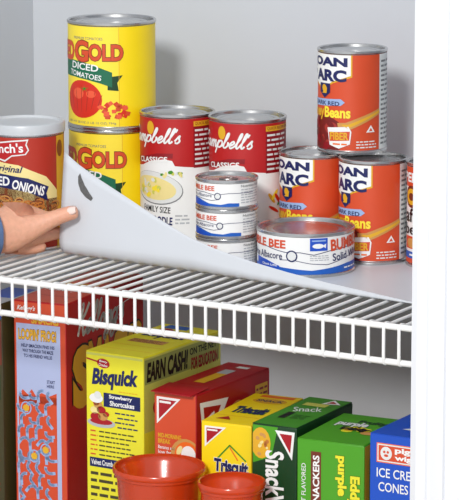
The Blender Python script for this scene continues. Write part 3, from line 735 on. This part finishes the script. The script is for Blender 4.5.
# blue box
uw, ud, uh = 7.3, 10.5, 18.0
f = A(uw, uh, 'bright_blue')
f.rect(0.75, uh-2.75, 6.6, uh-0.8, 'orange', 2); f.rect(0.85, uh-2.65, 6.5, uh-0.9, 'off_white', 3); f.rect(0.97, uh-2.53, 6.38, uh-1.02, 'orange_red', 4)
f.ell(1.8, uh-1.78, 0.62, 0.66, 'off_white', 5); f.ell(1.6, uh-1.65, 0.14, 0.14, 'orange_red', 6, 8); f.ell(1.98, uh-1.65, 0.14, 0.14, 'orange_red', 6, 8); f.ell(1.8, uh-2.0, 0.25, 0.14, 'orange_red', 6, 8)
f.text('piggly', 2.8, uh-1.75, 6.0, uh-1.1, 'white', 6, 0.04); f.text('wiggly', 2.8, uh-2.45, 6.0, uh-1.85, 'white', 6, 0.04)
f.text('ICE CREAM', 0.8, uh-4.2, 5.9, uh-3.3, 'white', 5, 0.01); f.text('CONES', 1.0, uh-5.6, 4.2, uh-4.7, 'white', 5, 0.01)
t = A(uw, ud, 'bright_blue'); t.rect(1.6, 5.4, 6.6, 9.6, 'off_white', 2); t.rect(1.8, 5.6, 6.6, 9.4, 'orange_red', 3); t.text('piggly', 2.4, 7.6, 6.0, 9.0, 'white', 4, 0.03); t.text('wiggly', 2.4, 6.0, 6.0, 7.4, 'white', 4, 0.03)
t.poly([(2.2, 2.6), (3.4, 3.8), (4.2, 2.4)], 'white', 3)
carton('ice_cream_cone_box', (38.1, 4.8, SH), 0.0, uw, ud, uh, f, None, t, 'bright_blue', 'blue ice cream cone box at the right end beside the door trim')

# ------------------------------------------------------------------ red tubs in front of the cartons
def tub(loc, R, H, label):
    root = empty('plastic_tub', loc)
    bm = bmesh.new()
    lathe(bm, [(0, 0), (R*0.72, 0), (R*0.78, 0.2), (R*0.93, H-1.3), (R*0.94, H-1.0), (R*0.98, H-0.9), (R, H-0.15), (R-0.05, H), (R-0.14, H-0.05), (R*0.96, H-0.8), (R*0.90, H-1.1), (R*0.75, 0.35), (0, 0.3)], 72)
    link('bowl', bm, 'tub_plastic', root, True, 40)
    bm = bmesh.new(); lathe(bm, [(R+0.0, H-0.62), (R+0.1, H-0.5), (R+0.1, H-0.1), (R, H+0.02), (R-0.1, H-0.02)], 72)
    link('rim', bm, 'tub_plastic', root, True, 40)
    tag(root, label, 'tub')
tub((14.15, 4.8, SH), 4.65, 11.55, 'orange-red translucent plastic tub in front of the pancake mix and cookie boxes')
tub((24.2, 2.1, SH), 3.3, 12.0, 'orange-red plastic tub in front of the yellow cracker box, lower of the two')

# ------------------------------------------------------------------ hand
def skinned(name, verts, edges, radii, m, parent, flat=None, root=0, levels=2):
    me = bpy.data.meshes.new(name)
    me.from_pydata([Vector(v)*K for v in verts], edges, [])
    o = bpy.data.objects.new(name, me); COL.objects.link(o)
    sk = o.modifiers.new('skin', 'SKIN'); sk.use_smooth_shade = True
    for i, r in enumerate(radii):
        d = me.skin_vertices[0].data[i]
        d.radius = (r*K, r*K) if not isinstance(r, tuple) else (r[0]*K, r[1]*K)
    me.skin_vertices[0].data[root].use_root = True
    sb = o.modifiers.new('sub', 'SUBSURF'); sb.levels = levels; sb.render_levels = levels
    me.materials.append(MATS[m])
    if parent: o.parent = parent
    return o
def hand():
    root = empty('person', (0, 0, 0))
    V = []; E = []; Rr = []
    def v(p, r): V.append(p); Rr.append(r); return len(V)-1
    def chain(start, pts):
        last = start
        for p, r in pts:
            i = v(p, r); E.append((last, i)); last = i
        return last
    wrist = v((-8.3, 6.0, 3.1), 2.15)
    palm = v((-6.4, 8.0, 2.9), 2.35); E.append((wrist, palm))
    fore = v((-11.5, 0.5, 3.8), 2.4); E.append((wrist, fore))
    fore2 = v((-16.5, -7.0, 3.5), 2.9); E.append((fore, fore2))
    # thumb
    th0 = v((-4.7, 9.4, 3.3), 1.6); E.append((palm, th0))
    chain(th0, [((-3.3, 10.5, 3.95), 1.05), ((-2.15, 11.1, 4.55), 0.9), ((-1.1, 11.5, 4.95), 0.84), ((-0.4, 11.8, 5.15), 0.8), ((0.0, 12.0, 5.2), 0.6)])
    # knuckles and fingers that curl behind the sheet
    kn = v((-6.5, 9.3, 4.55), 1.3); E.append((palm, kn))
    chain(kn, [((-5.1, 10.6, 4.75), 0.92), ((-4.2, 12.4, 4.0), 0.82), ((-3.4, 14.2, 3.8), 0.75), ((-2.0, 14.9, 3.9), 0.6)])
    kn2 = v((-6.3, 9.6, 1.9), 1.2); E.append((palm, kn2))
    chain(kn2, [((-5.2, 11.0, 1.95), 0.85), ((-4.4, 12.3, 2.25), 0.78), ((-3.9, 13.6, 2.3), 0.7), ((-2.6, 14.6, 2.4), 0.55)])
    kn3 = v((-6.8, 9.3, 1.3), 0.95); E.append((palm, kn3))
    chain(kn3, [((-5.7, 10.6, 1.0), 0.72), ((-4.9, 11.6, 1.0), 0.66), ((-4.3, 12.4, 1.1), 0.5)])
    hnd = skinned('hand', V, E, Rr, 'skin', root, root=palm)
    # thumb nail
    bm = bmesh.new(); n = 9; rows = []
    d = Vector((1.75, 0.35, 0.5)).normalized(); c0 = Vector((-0.5, 11.75, 5.12)); toward = Vector((0.5, -0.86, 0.12)); toward = (toward-d*toward.dot(d)).normalized(); toward = (toward + 0.55*Vector((0,0,1))).normalized(); toward = (toward-d*toward.dot(d)).normalized()
    side = d.cross(toward)
    for i in range(n):
        s_ = -0.62+1.24*i/(n-1); row = []
        hw = 0.46*math.sqrt(max(0.05, 1-(abs(s_)/0.7)**3.5))
        for j in range(7):
            q = -1+2*j/6
            row.append(bm.verts.new(c0+d*s_+side*(q*hw)+toward*(0.80-0.26*q*q*(hw/0.46)-0.12*max(0, s_))))
        rows.append(row)
    for a_, b_ in zip(rows, rows[1:]):
        for j in range(6): bm.faces.new((a_[j], a_[j+1], b_[j+1], b_[j]))
    bmesh.ops.recalc_face_normals(bm, faces=bm.faces)
    nl = link('thumb_nail', bm, 'nail', root, True, 80)
    md = nl.modifiers.new('t', 'SOLIDIFY'); md.thickness = 0.05*K; md.offset = 0
    # denim cuff
    sl = bmesh.new(); rings = []
    axis = [(Vector((-16.6, -7.2, 3.6)), 3.6), (Vector((-12.6, -1.2, 3.8)), 3.3), (Vector((-10.2, 2.6, 3.5)), 2.95), (Vector((-7.3, 6.9, 2.95)), 2.75), (Vector((-7.2, 7.0, 2.95)), 2.6), (Vector((-10.2, 2.6, 3.5)), 2.5)]
    dv = (axis[3][0]-axis[0][0]).normalized(); a1 = dv.cross(Vector((0, 0, 1))).normalized(); a2 = dv.cross(a1)
    for c_, r_ in axis:
        rings.append([sl.verts.new(c_+a1*(r_*math.cos(k*math.pi/16)*(1+0.03*math.sin(k*1.3)))+a2*(r_*math.sin(k*math.pi/16))) for k in range(32)])
    for a_, b_ in zip(rings, rings[1:]):
        for k in range(32): sl.faces.new((a_[k], a_[(k+1) % 32], b_[(k+1) % 32], b_[k]))
    bmesh.ops.recalc_face_normals(sl, faces=sl.faces)
    link('sleeve', sl, 'denim', root, True, 60)
    tag(root, 'person in a denim sleeve, only the hand showing, lifting the liner corner with thumb', 'person')
hand()
